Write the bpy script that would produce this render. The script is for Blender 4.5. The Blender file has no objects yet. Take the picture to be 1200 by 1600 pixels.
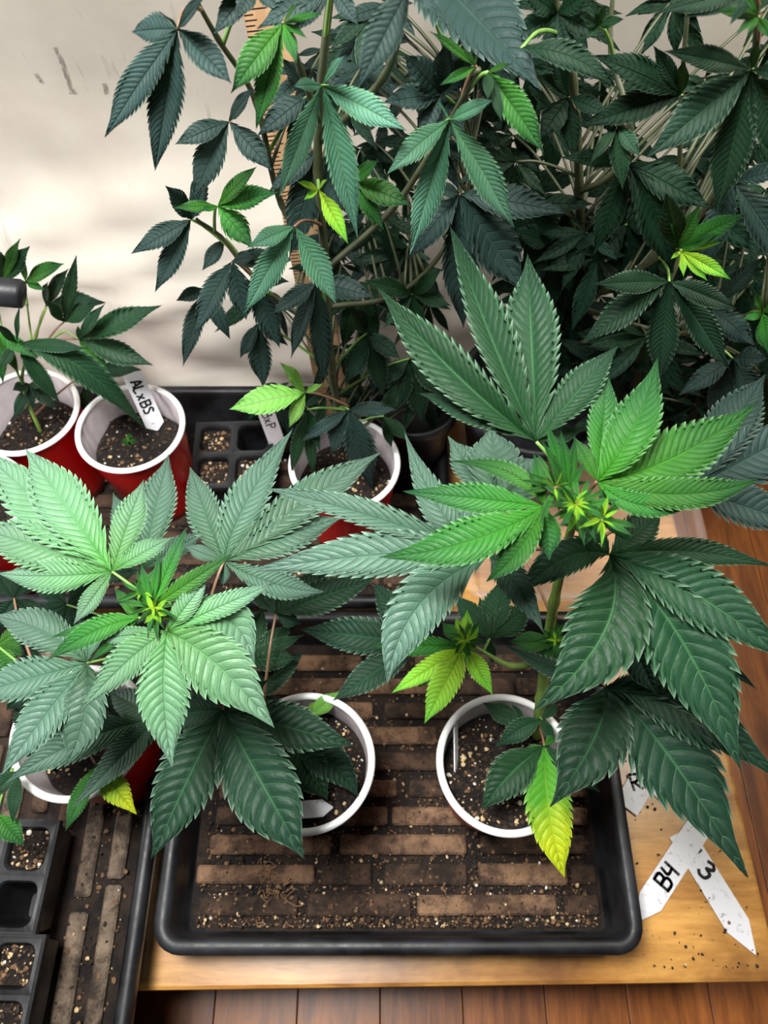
import bpy, bmesh, math, random
import numpy as np
from mathutils import Vector, Matrix
random.seed(7)
RNG = np.random.default_rng(11)
S = bpy.context.scene
COL = S.collection

# ------------------------------------------------------------------ camera
CAM = Vector((0.0, 0.0, 0.65)); TH = math.radians(61.0); FPX = 1156.0
FW = Vector((0, math.cos(TH), -math.sin(TH))); UP = Vector((0, math.sin(TH), math.cos(TH))); RT = Vector((1, 0, 0))
cd = bpy.data.cameras.new('camera'); cam = bpy.data.objects.new('camera', cd); COL.objects.link(cam)
cd.sensor_fit = 'VERTICAL'; cd.sensor_height = 36.0; cd.lens = 36.0*FPX/1600.0
cam.location = CAM; cam.rotation_euler = (math.radians(90)-TH, 0, 0)
cd.clip_start = 0.01
cd.dof.use_dof = True; cd.dof.focus_distance = 0.385; cd.dof.aperture_fstop = 15
S.camera = cam
S.view_settings.view_transform = 'Standard'; S.view_settings.look = 'None'
S.view_settings.exposure = -0.10; S.view_settings.gamma = 1.0; S.view_settings.use_curve_mapping = False

# ------------------------------------------------------------------ world, grow lamp and added fill lights
w = bpy.data.worlds.new('room_light'); S.world = w; w.use_nodes = True
w.node_tree.nodes['Background'].inputs[0].default_value = (0.80, 0.88, 1.0, 1)
w.node_tree.nodes['Background'].inputs[1].default_value = 0.07
def area(name, loc, target, size, power, col, spread=180):
    l = bpy.data.lights.new(name, 'AREA'); l.shape = 'RECTANGLE'; l.size = size[0]; l.size_y = size[1]
    l.energy = power; l.color = col; l.spread = math.radians(spread)
    o = bpy.data.objects.new(name, l); COL.objects.link(o); o.location = loc
    o.rotation_euler = (Vector(target)-Vector(loc)).to_track_quat('-Z', 'Y').to_euler()
    return o
area('grow_lamp', (-0.17, 0.13, 1.02), (-0.10, 0.17, 0), (0.24, 0.18), 6.6, (1.0, 0.985, 0.95), 100)
area('low_side_fill', (-0.62, 0.16, 0.30), (-0.25, 0.52, 0.17), (0.10, 0.16), 1.9, (1.0, 0.98, 0.93))  # added fill to brighten the left wall, no known lamp there

area('back_fill', (0.42, 0.30, 0.80), (0.26, 0.53, 0.32), (0.14, 0.14), 3.0, (1.0, 0.97, 0.86), 120)  # added light to lift the wall and foliage at upper right

# ------------------------------------------------------------------ helpers
def ray(px, py): return FW + RT*((px-600)/FPX) + UP*((800-py)/FPX)
def PZ(px, py, z):
    r = ray(px, py); return CAM + r*((z-CAM.z)/r.z)
def PY(px, py, y):
    r = ray(px, py); return CAM + r*(y/r.y)
def depth(p): return (p-CAM).dot(FW)

def tag(o, label=None, cat=None, group=None, kind=None):
    if label: o['label'] = label
    if cat: o['category'] = cat
    if group: o['group'] = group
    if kind: o['kind'] = kind
    return o
def empty(name, loc):
    o = bpy.data.objects.new(name, None); COL.objects.link(o); o.location = loc; o.empty_display_size = 0.02; return o
def mkobj(name, me, parent=None, loc=(0, 0, 0)):
    o = bpy.data.objects.new(name, me); COL.objects.link(o); o.location = loc
    if parent: o.parent = parent
    return o
def mesh(name, verts, faces, mats, smooth=True, mi=None):
    me = bpy.data.meshes.new(name); me.from_pydata([tuple(v) for v in verts], [], faces)
    for m in (mats if isinstance(mats, (list, tuple)) else [mats]): me.materials.append(m)
    if smooth: me.polygons.foreach_set('use_smooth', [True]*len(me.polygons))
    if mi is not None: me.polygons.foreach_set('material_index', mi)
    me.update(); return me
def bmobj(name, bm, mats, parent=None, loc=(0, 0, 0), smooth=False):
    me = bpy.data.meshes.new(name); bm.normal_update(); bm.to_mesh(me); bm.free()
    for m in (mats if isinstance(mats, (list, tuple)) else [mats]): me.materials.append(m)
    if smooth: me.polygons.foreach_set('use_smooth', [True]*len(me.polygons))
    return mkobj(name, me, parent, loc)
def bbox(bm, c, s, bev=0.0, rz=0.0, seg=2):
    r = bmesh.ops.create_cube(bm, size=1.0, matrix=Matrix.Translation(c) @ Matrix.Rotation(rz, 4, 'Z') @ Matrix.Diagonal((s[0], s[1], s[2], 1)))
    if bev > 0:
        es = list({e for v in r['verts'] for e in v.link_edges})
        bmesh.ops.bevel(bm, geom=es, offset=bev, segments=seg, affect='EDGES', profile=0.6)
def tube_arrays(pts, rads, n=8, base=0):
    V, F = [], []
    N = len(pts); pn = None
    for i, p in enumerate(pts):
        t = (pts[min(i+1, N-1)]-pts[max(i-1, 0)]).normalized()
        if pn is None: pn = t.orthogonal().normalized()
        pn = (pn - t*pn.dot(t)).normalized(); b = t.cross(pn)
        for k in range(n):
            a = 2*math.pi*k/n; V.append(p + (pn*math.cos(a)+b*math.sin(a))*rads[i])
    for i in range(N-1):
        for k in range(n):
            F.append((base+i*n+k, base+i*n+(k+1) % n, base+(i+1)*n+(k+1) % n, base+(i+1)*n+k))
    F.append(tuple(base+k for k in reversed(range(n)))); F.append(tuple(base+(N-1)*n+k for k in range(n)))
    return V, F
def spline(pts, n=8):
    P = [pts[0]*2-pts[1]] + list(pts) + [pts[-1]*2-pts[-2]]; out = []
    for i in range(1, len(P)-2):
        for k in range(n):
            t = k/n; a, b, c, d = P[i-1], P[i], P[i+1], P[i+2]
            out.append(0.5*((2*b)+(c-a)*t+(2*a-5*b+4*c-d)*t*t+(3*b-a-3*c+d)*t**3))
    out.append(P[-2]); return out

# ------------------------------------------------------------------ node materials
def srgb(r, g, b):
    f = lambda c: (c/255/12.92) if c/255 <= 0.04045 else ((c/255+0.055)/1.055)**2.4
    return (f(r), f(g), f(b), 1)
class NT:
    def __init__(s, name):
        s.m = bpy.data.materials.new(name); s.m.use_nodes = True; s.t = s.m.node_tree; s.N = s.t.nodes
        s.p = s.N['Principled BSDF']; s.out = s.N['Material Output']
    def n(s, ty, **kw):
        x = s.N.new(ty)
        for k, v in kw.items(): setattr(x, k, v)
        return x
    def l(s, a, b): s.t.links.new(a, b)
    def val(s, sock, v):
        if hasattr(v, 'is_output') or isinstance(v, bpy.types.NodeSocket): s.l(v, sock)
        else: sock.default_value = v
    def math(s, op, a, b=0.0, c=0.0, clamp=False):
        x = s.n('ShaderNodeMath', operation=op, use_clamp=clamp)
        s.val(x.inputs[0], a); s.val(x.inputs[1], b); s.val(x.inputs[2], c); return x.outputs[0]
    def mix(s, f, a, b, mode='MIX'):
        x = s.n('ShaderNodeMix', data_type='RGBA', blend_type=mode)
        s.val(x.inputs[0], f); s.val(x.inputs[6], a); s.val(x.inputs[7], b); return x.outputs[2]
    def noise(s, scale, detail=4, rough=0.5, vec=None, out=0, dist=0.0):
        x = s.n('ShaderNodeTexNoise'); x.inputs['Scale'].default_value = scale; x.inputs['Detail'].default_value = detail
        x.inputs['Roughness'].default_value = rough; x.inputs['Distortion'].default_value = dist
        if vec is not None: s.l(vec, x.inputs['Vector'])
        return x.outputs[out]
    def ramp(s, f, stops):
        x = s.n('ShaderNodeValToRGB'); s.l(f, x.inputs[0]); e = x.color_ramp.elements
        e[0].position, e[0].color = stops[0]; e[1].position, e[1].color = stops[-1]
        for p, c in stops[1:-1]:
            q = e.new(p); q.color = c
        return x.outputs[0]
    def obj(s): return s.n('ShaderNodeTexCoord').outputs['Object']
    def pos(s): return s.n('ShaderNodeNewGeometry').outputs['Position']
    def scalev(s, v, sc, rot=(0, 0, 0)):
        x = s.n('ShaderNodeMapping'); s.l(v, x.inputs[0]); x.inputs['Scale'].default_value = sc; x.inputs['Rotation'].default_value = rot; return x.outputs[0]
    def bump(s, h, strength, dist=0.001):
        x = s.n('ShaderNodeBump'); s.l(h, x.inputs['Height']); x.inputs['Strength'].default_value = strength; x.inputs['Distance'].default_value = dist
        s.l(x.outputs[0], s.p.inputs['Normal']); return x
    def base(s, c): s.val(s.p.inputs['Base Color'], c)
    def rough(s, v): s.val(s.p.inputs['Roughness'], v)
def plain(name, col, rough=0.5, noise=0.0, ns=60, bump=0.0, spec=0.5):
    m = NT(name); m.rough(rough); m.p.inputs['Specular IOR Level'].default_value = spec
    if noise > 0:
        f = m.noise(ns, 5, 0.6, m.pos())
        m.base(m.mix(m.ramp(f, [(0.3, (0, 0, 0, 1)), (0.7, (1, 1, 1, 1))]), tuple(c*(1-noise) for c in col[:3])+(1,), tuple(min(1, c*(1+noise)) for c in col[:3])+(1,)))
        if bump: m.bump(f, bump)
    else: m.base(col)
    return m.m

def leaf_mat(name, c_base, c_tip, vein, vein_amt=0.45, rough=0.42, transl=0.18, edge_amt=0.5, blotch=None, spec=0.17):
    m = NT(name)
    uv = m.n('ShaderNodeUVMap').outputs[0]; sp = m.n('ShaderNodeSeparateXYZ'); m.l(uv, sp.inputs[0])
    at = m.n('ShaderNodeAttribute'); at.attribute_name = 'along'; along = at.outputs['Fac']
    fr = m.math('FRACT', m.math('ADD', sp.outputs[0], 0.5)); vd = m.math('ABSOLUTE', m.math('SUBTRACT', fr, 0.5))
    av = m.math('ABSOLUTE', sp.outputs[1])
    width = m.math('MULTIPLY_ADD', av, -0.04, 0.085)
    vm = m.math('SUBTRACT', 1.0, m.math('DIVIDE', vd, width), clamp=True)
    mid = m.math('SUBTRACT', 1.0, m.math('DIVIDE', av, 0.055), clamp=True)
    veins = m.math('MAXIMUM', m.math('MULTIPLY', vm, 0.7), mid)
    edge = m.math('MULTIPLY', m.math('SUBTRACT', av, 0.93, clamp=True), 14.0, clamp=True)
    P = m.obj()
    nz = m.noise(140, 4, 0.6, P); big = m.noise(26, 3, 0.5, P)
    g = m.math('ADD', along, m.math('MULTIPLY', m.math('SUBTRACT', big, 0.5), 0.7), clamp=True)
    col = m.mix(m.math('POWER', g, 0.8), c_base, c_tip)
    col = m.mix(m.math('MULTIPLY', m.math('SUBTRACT', nz, 0.35, clamp=True), 0.5), col, m.mix(1.0, col, (1.7, 1.6, 1.7, 1), 'MULTIPLY'))
    if blotch:
        b = m.math('MULTIPLY', m.math('SUBTRACT', m.math('ADD', along, m.math('MULTIPLY', m.noise(45, 3, 0.6, P), 0.5)), 0.62, clamp=True), 3.0, clamp=True)
        col = m.mix(b, col, blotch)
    inf = m.n('ShaderNodeObjectInfo').outputs['Random']
    hs = m.n('ShaderNodeHueSaturation'); m.l(col, hs.inputs['Color'])
    m.l(m.math('MULTIPLY_ADD', inf, 0.36, 0.82), hs.inputs['Value']); m.l(m.math('MULTIPLY_ADD', inf, 0.02, 0.49), hs.inputs['Hue'])
    col = hs.outputs[0]
    col = m.mix(m.math('MULTIPLY', veins, vein_amt), col, vein)
    col = m.mix(m.math('MULTIPLY', edge, edge_amt), col, m.mix(0.32, m.mix(1.0, col, (1.8, 1.8, 1.8, 1), 'MULTIPLY'), (0.62, 0.78, 0.66, 1)))
    m.base(col); m.rough(rough); m.p.inputs['Specular IOR Level'].default_value = spec
    # fine relief: sunken veins, puckers between them, rough skin
    cross = m.noise(1.0, 2, 0.5, m.scalev(uv, (5.0, 9.0, 1)))
    h = m.math('ADD', m.math('MULTIPLY', veins, -0.5), m.math('ADD', m.math('MULTIPLY', nz, 0.35), m.math('MULTIPLY', cross, 0.22)))
    bp = m.bump(h, 0.9, 0.0012)
    tr = m.n('ShaderNodeBsdfTranslucent'); m.l(m.mix(0.5, col, (0.25, 0.75, 0.06, 1), 'MULTIPLY'), tr.inputs[0])
    m.l(m.mix(0.2, col, (0.3, 0.7, 0.12, 1)), tr.inputs[0])
    ms = m.n('ShaderNodeMixShader'); ms.inputs[0].default_value = transl
    m.l(m.p.outputs[0], ms.inputs[1]); m.l(tr.outputs[0], ms.inputs[2]); m.l(ms.outputs[0], m.out.inputs[0])
    return m.m
LM = {
 'pale':   leaf_mat('leaf_pale',   srgb(66,122,50),  srgb(98,130,110), srgb(104,170,100), 0.22, 0.42, 0.10, spec=.26),
 'grey':   leaf_mat('leaf_grey',   srgb(50,86,58),   srgb(78,104,92),   srgb(104,146,116), 0.20, 0.45, 0.06, spec=.26),
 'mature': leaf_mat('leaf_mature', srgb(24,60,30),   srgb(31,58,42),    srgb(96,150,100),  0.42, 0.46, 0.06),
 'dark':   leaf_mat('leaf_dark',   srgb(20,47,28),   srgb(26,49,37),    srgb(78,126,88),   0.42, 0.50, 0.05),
 'fresh':  leaf_mat('leaf_fresh',  srgb(56,116,30),  srgb(34,76,42),    srgb(96,166,66),   0.32, 0.42, 0.10),
 'young':  leaf_mat('leaf_young',  srgb(176,214,46), srgb(96,172,56),   srgb(180,214,80),  0.40, 0.44, 0.15),
 'slate':  leaf_mat('leaf_slate',  srgb(26,46,40),   srgb(40,58,56),    srgb(78,104,88),   0.28, 0.50, 0.04, 0.25),
 'teal':   leaf_mat('leaf_teal',   srgb(54,104,68),  srgb(76,118,100),  srgb(150,196,140), 0.50, 0.46, 0.06, 0.3),
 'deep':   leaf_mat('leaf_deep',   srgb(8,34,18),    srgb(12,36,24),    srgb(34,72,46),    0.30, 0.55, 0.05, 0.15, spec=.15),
 'yellow': leaf_mat('leaf_yellowing', srgb(50,126,44), srgb(96,160,34), srgb(160,200,70), 0.40, 0.42, 0.2, 0.4, srgb(180,196,36)),
 'lime':   leaf_mat('leaf_lime',   srgb(110,165,60), srgb(110,160,80),  srgb(176,210,136), 0.55, 0.45, 0.2),
}
M_stem = plain('stem_green', srgb(120,150,70), 0.45, 0.3, 90)
M_stemd = plain('stem_dark', srgb(64,70,46), 0.5, 0.3, 90)
M_pet = plain('petiole_green', srgb(110,150,72), 0.45, 0.2, 90)
M_petr = plain('petiole_reddish', srgb(126,96,74), 0.45, 0.25, 90)
M_black = NT('black_plastic')
_f = M_black.noise(120, 6, 0.7, M_black.pos()); _g = M_black.noise(18, 3, 0.6, M_black.pos())
M_black.base(M_black.mix(M_black.ramp(_g, [(0.42, (0, 0, 0, 1)), (0.75, (1, 1, 1, 1))]), srgb(13, 14, 17), srgb(48, 50, 54)))
M_black.rough(M_black.math('MULTIPLY_ADD', _f, 0.5, 0.22)); M_black.p.inputs['Specular IOR Level'].default_value = 0.35; M_black.bump(_f, 0.25, 0.0006); M_black = M_black.m
# ribs and tray floors: black plastic under a brown crust of soil
def dirt_mat(name, lo, hi, amt, sc=38, lowc=srgb(20, 15, 12)):
    m = NT(name); P = m.pos()
    a = m.noise(sc, 8, 0.65, P, dist=0.3); b = m.noise(sc*9, 4, 0.7, P)
    t = m.math('ADD', a, m.math('MULTIPLY', m.math('SUBTRACT', b, 0.5), 0.35))
    c = m.ramp(t, [(0.30-amt*0.1, lowc), (0.42, lo), (0.54, hi), (0.75, tuple(min(1, c*1.5) for c in hi[:3])+(1,))])
    stn = m.noise(19, 6, 0.7, P, dist=0.8)
    m.base(m.mix(m.ramp(stn, [(0.44, (0, 0, 0, 1)), (0.64, (0.6, 0.6, 0.6, 1))]), c, tuple(q*0.28 for q in lo[:3])+(1,)))
    m.rough(0.78); m.bump(m.math('ADD', a, m.math('MULTIPLY', b, 1.2)), 0.9, 0.003); return m.m
M_rib = dirt_mat('tray_rib_crust', srgb(92, 68, 52), srgb(142, 110, 84), 0.8, 60)
M_rib2 = dirt_mat('tray_rib_pale_crust', srgb(84, 70, 58), srgb(134, 116, 98), 0.6, 50)
M_ribd = dirt_mat('tray_rib_dark_crust', srgb(48, 35, 26), srgb(86, 64, 48), 0.2, 60)
M_floorT = dirt_mat('tray_floor_crust', srgb(24, 17, 13), srgb(50, 36, 26), 0.0, 55, srgb(12, 9, 8))
M_soil = dirt_mat('soil', srgb(20, 15, 12), srgb(46, 34, 25), 0.0, 160, srgb(9, 7, 6))
M_crumb = plain('crumb_brown', srgb(112, 84, 58), 0.85, 0.4, 200)
M_crumbd = plain('crumb_dark', srgb(44, 32, 24), 0.9, 0.4, 200)
M_perl = plain('perlite_tan', srgb(196, 170, 128), 0.8, 0.25, 200)
M_perlw = plain('perlite_white', srgb(214, 206, 192), 0.8, 0.2, 200)
M_white = plain('white_plastic', srgb(232, 232, 232), 0.32)
M_inner = plain('cup_inner_white', srgb(206, 196, 200), 0.4, 0.15, 60)
M_red = plain('cup_red', srgb(190, 12, 14), 0.28, 0.12, 30)
M_tag = NT('tag_white'); _n = M_tag.noise(170, 5, 0.7, M_tag.pos())
M_tag.base(M_tag.mix(M_tag.ramp(_n, [(0.30, (1, 1, 1, 1)), (0.42, (0, 0, 0, 1))]), srgb(222, 222, 228), srgb(132, 128, 126))); M_tag.rough(0.5); M_tag = M_tag.m
M_ink = plain('marker_ink', srgb(14, 14, 20), 0.5)

# ------------------------------------------------------------------ leaf geometry
PT = np.array([0, .04, .1, .2, .3, .4, .5, .6, .7, .8, .88, .94, 1.0]); PW = np.array([.05, .11, .28, .60, .84, .97, 1.0, .92, .74, .47, .245, .12, 0.0])
def leaflet_mesh(name, p0, p1, p2, nrm, width, mat, nt=15, hi=True, fold=0.22, slim=1.0, seed=0):
    """p0 base, p1 control, p2 tip (np arrays, local), nrm reference normal"""
    rg = np.random.default_rng(seed)
    L = np.linalg.norm(p2-p0)*1.03
    if hi: ph = [(0.0, 1.06, 0.80), (0.10, 0.70, 0.0), (0.38, 0.84, 0.0), (0.70, 0.97, 0.25)]; vs = np.array([0, .12, .32, .56, .80, .93, 1.0])
    else: ph = [(0.0, 1.06, 0.75), (0.14, 0.68, 0.0), (0.58, 0.93, 0.12)]; vs = np.array([0, .45, .82, 1.0])
    rows = [(0.0, 0.9, 0.0, 0.5)]
    t0, t1 = 0.035, 0.93
    for k in range(nt):
        for f, wf, fwd in ph: rows.append((t0+(t1-t0)*((k+f)/nt), wf, fwd, k+f))
    rows += [(t1, 1.0, 0.3, float(nt)), (0.965, 0.85, 0, nt+.4), (1.0, 0.9, 0, nt+.5)]
    R = np.array(rows); s = R[:, 0]
    sl = 0.135*np.clip((1-s)/0.35, 0, 1)*np.clip(s/0.1, 0.3, 1)        # slant of the side veins
    full = np.concatenate([-vs[:0:-1], vs]); nc = len(full); nr = len(R)
    av = np.abs(full)
    pitch = (t1-t0)/nt
    tt = s[:, None] + sl[:, None]*(av[None]**1.25) + (R[:, 2]*pitch)[:, None]*np.clip((av[None]-.75)/.25, 0, 1)
    tt = np.clip(tt, 0, 1)
    Wm = np.interp(tt, PT, PW)**slim
    toothed = 1 - (1-R[:, 1])[:, None]*np.clip((av[None]-.7)/.3, 0, 1)
    lat = full[None]*Wm*toothed*width*0.5*(1+0.05*np.sin(s*9+rg.uniform(0, 6)))[:, None]
    # curve frame
    p0, p1, p2 = map(np.asarray, (p0, p1, p2))
    q = tt[..., None]
    P = (1-q)**2*p0 + 2*q*(1-q)*p1 + q*q*p2
    T = 2*(1-q)*(p1-p0) + 2*q*(p2-p1); T /= np.linalg.norm(T, axis=-1, keepdims=True)+1e-9
    Sd = np.cross(T, nrm); Sd /= np.linalg.norm(Sd, axis=-1, keepdims=True)+1e-9
    Nn = np.cross(Sd, T)
    frac = R[:, 3] - np.floor(R[:, 3])
    puff = np.sin(np.pi*frac)[:, None]*np.clip(4*av*(1-av*0.8), 0, 1)[None]*0.030*width*(0.7+0.6*rg.random())
    foldh = np.abs(lat)*fold - 0.10*fold*(lat**2)/(width*.5+1e-6)*1.5
    wave = 0.03*width*np.sin(s*13+rg.uniform(0, 6))[:, None]*(av**2)[None]*np.sign(full)[None]
    rib = -0.02*width*np.exp(-(av/0.06)**2)[None]*np.ones((nr, 1))
    hgt = puff + foldh + wave + rib
    co = P + Sd*lat[..., None] + Nn*hgt[..., None]
    co = co.reshape(-1, 3)
    idx = np.arange(nr*nc).reshape(nr, nc)
    q4 = np.stack([idx[:-1, :-1], idx[:-1, 1:], idx[1:, 1:], idx[1:, :-1]], -1).reshape(-1, 4)
    me = bpy.data.meshes.new(name)
    me.vertices.add(len(co)); me.vertices.foreach_set('co', co.astype(np.float32).ravel())
    nf = len(q4); me.loops.add(nf*4); me.loops.foreach_set('vertex_index', q4.ravel().astype(np.int32))
    me.polygons.add(nf); me.polygons.foreach_set('loop_start', np.arange(0, nf*4, 4, dtype=np.int32)); me.polygons.foreach_set('loop_total', np.full(nf, 4, np.int32))
    me.polygons.foreach_set('use_smooth', np.ones(nf, bool))
    me.update()
    uvl = me.uv_layers.new(name='UVMap')
    U = np.stack([np.repeat(R[:, 3], nc), np.tile(full, nr)], -1)[q4.ravel()]
    uvl.data.foreach_set('uv', U.astype(np.float32).ravel())
    a = me.attributes.new('along', 'FLOAT', 'POINT'); a.data.foreach_set('value', tt.reshape(-1).astype(np.float32))
    me.materials.append(mat); return me

class Plant:
    def __init__(s, label, base, stems, rad=0.0025, group=None, stem_mat=None, taper=0.45):
        s.root = empty('cannabis_plant', base); tag(s.root, label, 'plant', group); s.base = Vector(base); s.samples = []; s.nleaf = 0
        for i, st in enumerate(stems):
            pts = spline([Vector(p) for p in st], 8); r0 = rad if i == 0 else rad*0.6
            rr = [r0*(1-(1-taper)*k/(len(pts)-1))*(1+(0.25 if k % 8 == 0 and k else 0)) for k in range(len(pts))]
            V, F = tube_arrays([p-s.base for p in pts], rr, 8)
            mkobj('stem' if i == 0 else 'branch', mesh('stem', V, F, stem_mat or M_stem), s.root); s.samples += pts
    def leaf(s, node, tips, mat, hi, up, petm=None, att=None, pr=0.0011, nt=None, label=None, straight=False):
        s.nleaf += 1
        # petiole
        if att is None:
            tgt = node + Vector((0, 0.01, -0.03)); att = min(s.samples, key=lambda p: (p-tgt).length)
        dv = node-att
        pts = [att, att.lerp(node, 0.35)+Vector((0, 0, 0.06*dv.length)), att.lerp(node, 0.72)+Vector((0, 0, 0.07*dv.length)), node]
        pts = spline(pts, 4); V, F = tube_arrays([p-node for p in pts], [pr*(1-0.35*k/(len(pts)-1)) for k in range(len(pts))], 6)
        lf = mkobj('leaf', mesh('petiole', V, F, petm or (M_petr if random.random() < .45 else M_pet)), s.root, node-s.base)
        if label: lf['label'] = label
        for k, tp in enumerate(tips):
            tip, wd, ctrl, fold, mt = tp
            v = tip-node; L = v.length
            toc = (CAM-node.lerp(tip, .5)).normalized()
            roll = random.uniform(-.18, .18)
            n0 = (toc*(0.55 if hi else 0.72) + Vector((0, 0, 1))*up + Vector((roll, random.uniform(-.12, .12), 0))).normalized()
            c = ctrl if ctrl is not None else node.lerp(tip, 0.5) + n0*L*random.uniform(0.05, 0.12)
            ratio = L/max(wd, 1e-4)
            n = nt or (int(min(19, max(10, 5.0*ratio))) if hi else int(min(14, max(7, 3.9*ratio))))
            m = leaflet_mesh('leaflet', np.zeros(3), np.array(c-node), np.array(v), np.array(n0), wd, LM[mt or mat], n, hi, fold, 1.0, s.nleaf*31+k*7)
            mkobj('leaflet', m, lf)
def tipspec(node, tips, f2, mode_z, z0, defd):
    out = []
    dn = depth(node)
    for t in tips:
        x, y, wpx = t[:3]; o = t[3] if len(t) > 3 else {}
        dz = o.get('d', defd)
        tip = f2(x, y, z0+dz)
        ctrl = None
        if 'c' in o:
            cz = z0 + dz*0.5 + o.get('a', 0.006 if mode_z else -0.006)
            m = f2(o['c'][0], o['c'][1], cz)
            ctrl = m*2 - (node+tip)*0.5
        wd = wpx*(dn*0.6+depth(tip)*0.4)/FPX
        out.append((tip, wd*0.98, ctrl, o.get('f', 0.22), o.get('m')))
    return out
def LZ(pl, x, y, z, tips, mat, defd=-0.012, **kw):
    node = PZ(x, y, z); pl.leaf(node, tipspec(node, tips, PZ, True, z, defd), mat, kw.pop('hi', True), kw.pop('up', 0.45), **kw)
def LY(pl, x, y, Y, tips, mat, defd=-0.012, **kw):
    node = PY(x, y, Y); pl.leaf(node, tipspec(node, tips, PY, False, Y, defd), mat, kw.pop('hi', False), kw.pop('up', 0.28), **kw)
D = dict

# ================================================================== SETTING
def structure(name, bm, m, parent=None, smooth=False):
    o = bmobj(name, bm, m, parent, smooth=smooth)
    if parent is None: o['kind'] = 'structure'
    return o
# wall: leaned forward above so the shape itself dims it, a loose wrinkled white sheet towards the bottom
WALLY = 0.532
m = NT('wall_sheet'); P = m.pos()
a = m.noise(5, 5, 0.6, P); st = m.noise(9, 5, 0.65, m.scalev(P, (9, 1, 1.1), (0, 0.12, 0)))
c = m.ramp(a, [(0.3, srgb(192, 182, 170)), (0.7, srgb(226, 219, 209))])
c = m.mix(m.ramp(st, [(0.66, (0, 0, 0, 1)), (0.80, (0.6, 0.6, 0.6, 1))]), c, srgb(120, 112, 108))
m.base(c); m.rough(0.42); m.bump(m.noise(220, 4, 0.6, P), 0.12, 0.0006); M_wall = m.m
NX, NZ = 150, 90
def WG(x, z): return 0.0035*math.sin(5*x+2*z)+0.002*math.sin(12*z+3*x)-0.34*max(0, z-0.27)**1.15
V = []; F = []
for j in range(NZ+1):
    for i in range(NX+1):
        x = -0.75+1.5*i/NX; z = -0.12+1.25*j/NZ
        k = max(0, min(1, (0.34-z-0.03*math.sin(6*x+1))/0.20)); k = k*k*(3-2*k)
        d = 0.012*math.sin(7*x+11*z+0.6)*math.sin(23*z-6*x) + 0.006*math.sin(31*x+9*math.sin(17*z)) + 0.004*math.sin(52*z+20*x+3*math.sin(25*x))
        g = WG(x, z)
        V.append((x, WALLY-0.036*k + d*k*0.62 + g, z))
for j in range(NZ):
    for i in range(NX):
        b = j*(NX+1)+i; F.append((b, b+1, b+NX+2, b+NX+1))
o = mkobj('wall_back', mesh('wall_back', V, F, M_wall)); o['kind'] = 'structure'
# smudge scratches rubbed on the wall
M_scr = plain('wall_scratch', srgb(150, 142, 136), 0.7)
V, F = [], []
for (pts) in ([(84, 72), (96, 110), (103, 150), (110, 190), (114, 232)], [(98, 165), (96, 200), (98, 240), (101, 275)], [(49, 120), (56, 130), (62, 138)], [(106, 150), (112, 165)], [(158, 140), (160, 160)]):
    pp = [PY(x+random.uniform(-1.5, 1.5), y, WALLY-0.026) for x, y in pts]
    for off in (0, 0.0006, 0.0012, 0.0018, 0.0024):
        sp = spline([p+Vector((off, 0, 0)) for p in pp], 6)
        for i, p in enumerate(sp[:-1]):
            if random.random() < 0.15: continue
            wd = 0.00008+0.00022*random.random(); q = sp[i+1]; b = len(V); gz = WALLY+WG(q.x, q.z)-0.0007
            gy = WALLY+WG(p.x, p.z)-0.0007
            V += [(p.x-wd, gy, p.z), (p.x+wd, gy, p.z), (q.x+wd, gz, q.z), (q.x-wd, gz, q.z)]; F.append((b, b+1, b+2, b+3))
o = mkobj('scuff_marks', mesh('scuff_marks', V, F, M_scr, smooth=False), bpy.data.objects['wall_back']); o['label'] = 'grey scuff marks'
# floor of brown planks running away from the viewer
def plank_mat(name, lo, hi, rough=0.35):
    m = NT(name); P = m.pos(); inf = m.n('ShaderNodeObjectInfo').outputs['Random']
    off = m.n('ShaderNodeVectorMath', operation='ADD'); m.l(P, off.inputs[0])
    cb = m.n('ShaderNodeCombineXYZ'); m.l(m.math('MULTIPLY', inf, 7.0), cb.inputs[1]); m.l(cb.outputs[0], off.inputs[1])
    g = m.noise(14, 7, 0.65, m.scalev(off.outputs[0], (5, 0.55, 1)), dist=0.6); g2 = m.noise(60, 5, 0.7, m.scalev(off.outputs[0], (6, 0.5, 1)))
    t = m.math('ADD', g, m.math('MULTIPLY', m.math('SUBTRACT', g2, 0.5), 0.4))
    col = m.ramp(t, [(0.3, lo), (0.7, hi)])
    hs = m.n('ShaderNodeHueSaturation'); m.l(col, hs.inputs['Color']); m.l(m.math('MULTIPLY_ADD', inf, 0.7, 0.62), hs.inputs['Value'])
    m.base(hs.outputs[0]); m.rough(rough); m.bump(t, 0.2, 0.0008); return m.m
M_plank = plank_mat('floor_plank', srgb(92, 48, 20), srgb(160, 96, 44))
FZ = -0.13
bm = bmesh.new(); bbox(bm, (0, 0.1, FZ-0.022), (1.7, 1.1, 0.02)); fl = structure('floor', bm, M_ribd)
bm = bmesh.new(); bbox(bm, (0, 0, 0), (0.0722, 1.0, 0.010), 0.0005); pk = bpy.data.meshes.new('plank'); bm.to_mesh(pk); bm.free(); pk.materials.append(M_plank)
for i in range(22):
    x = -0.78+i*0.073
    for y in ((-0.33, 0.672) if i % 2 else (-0.06, 0.942)):
        if y > 0.9: continue
        mkobj('plank', pk, fl, (x+0.01, y if i % 2 else -0.02, FZ-0.007))
        if i % 2 == 0: break
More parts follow.
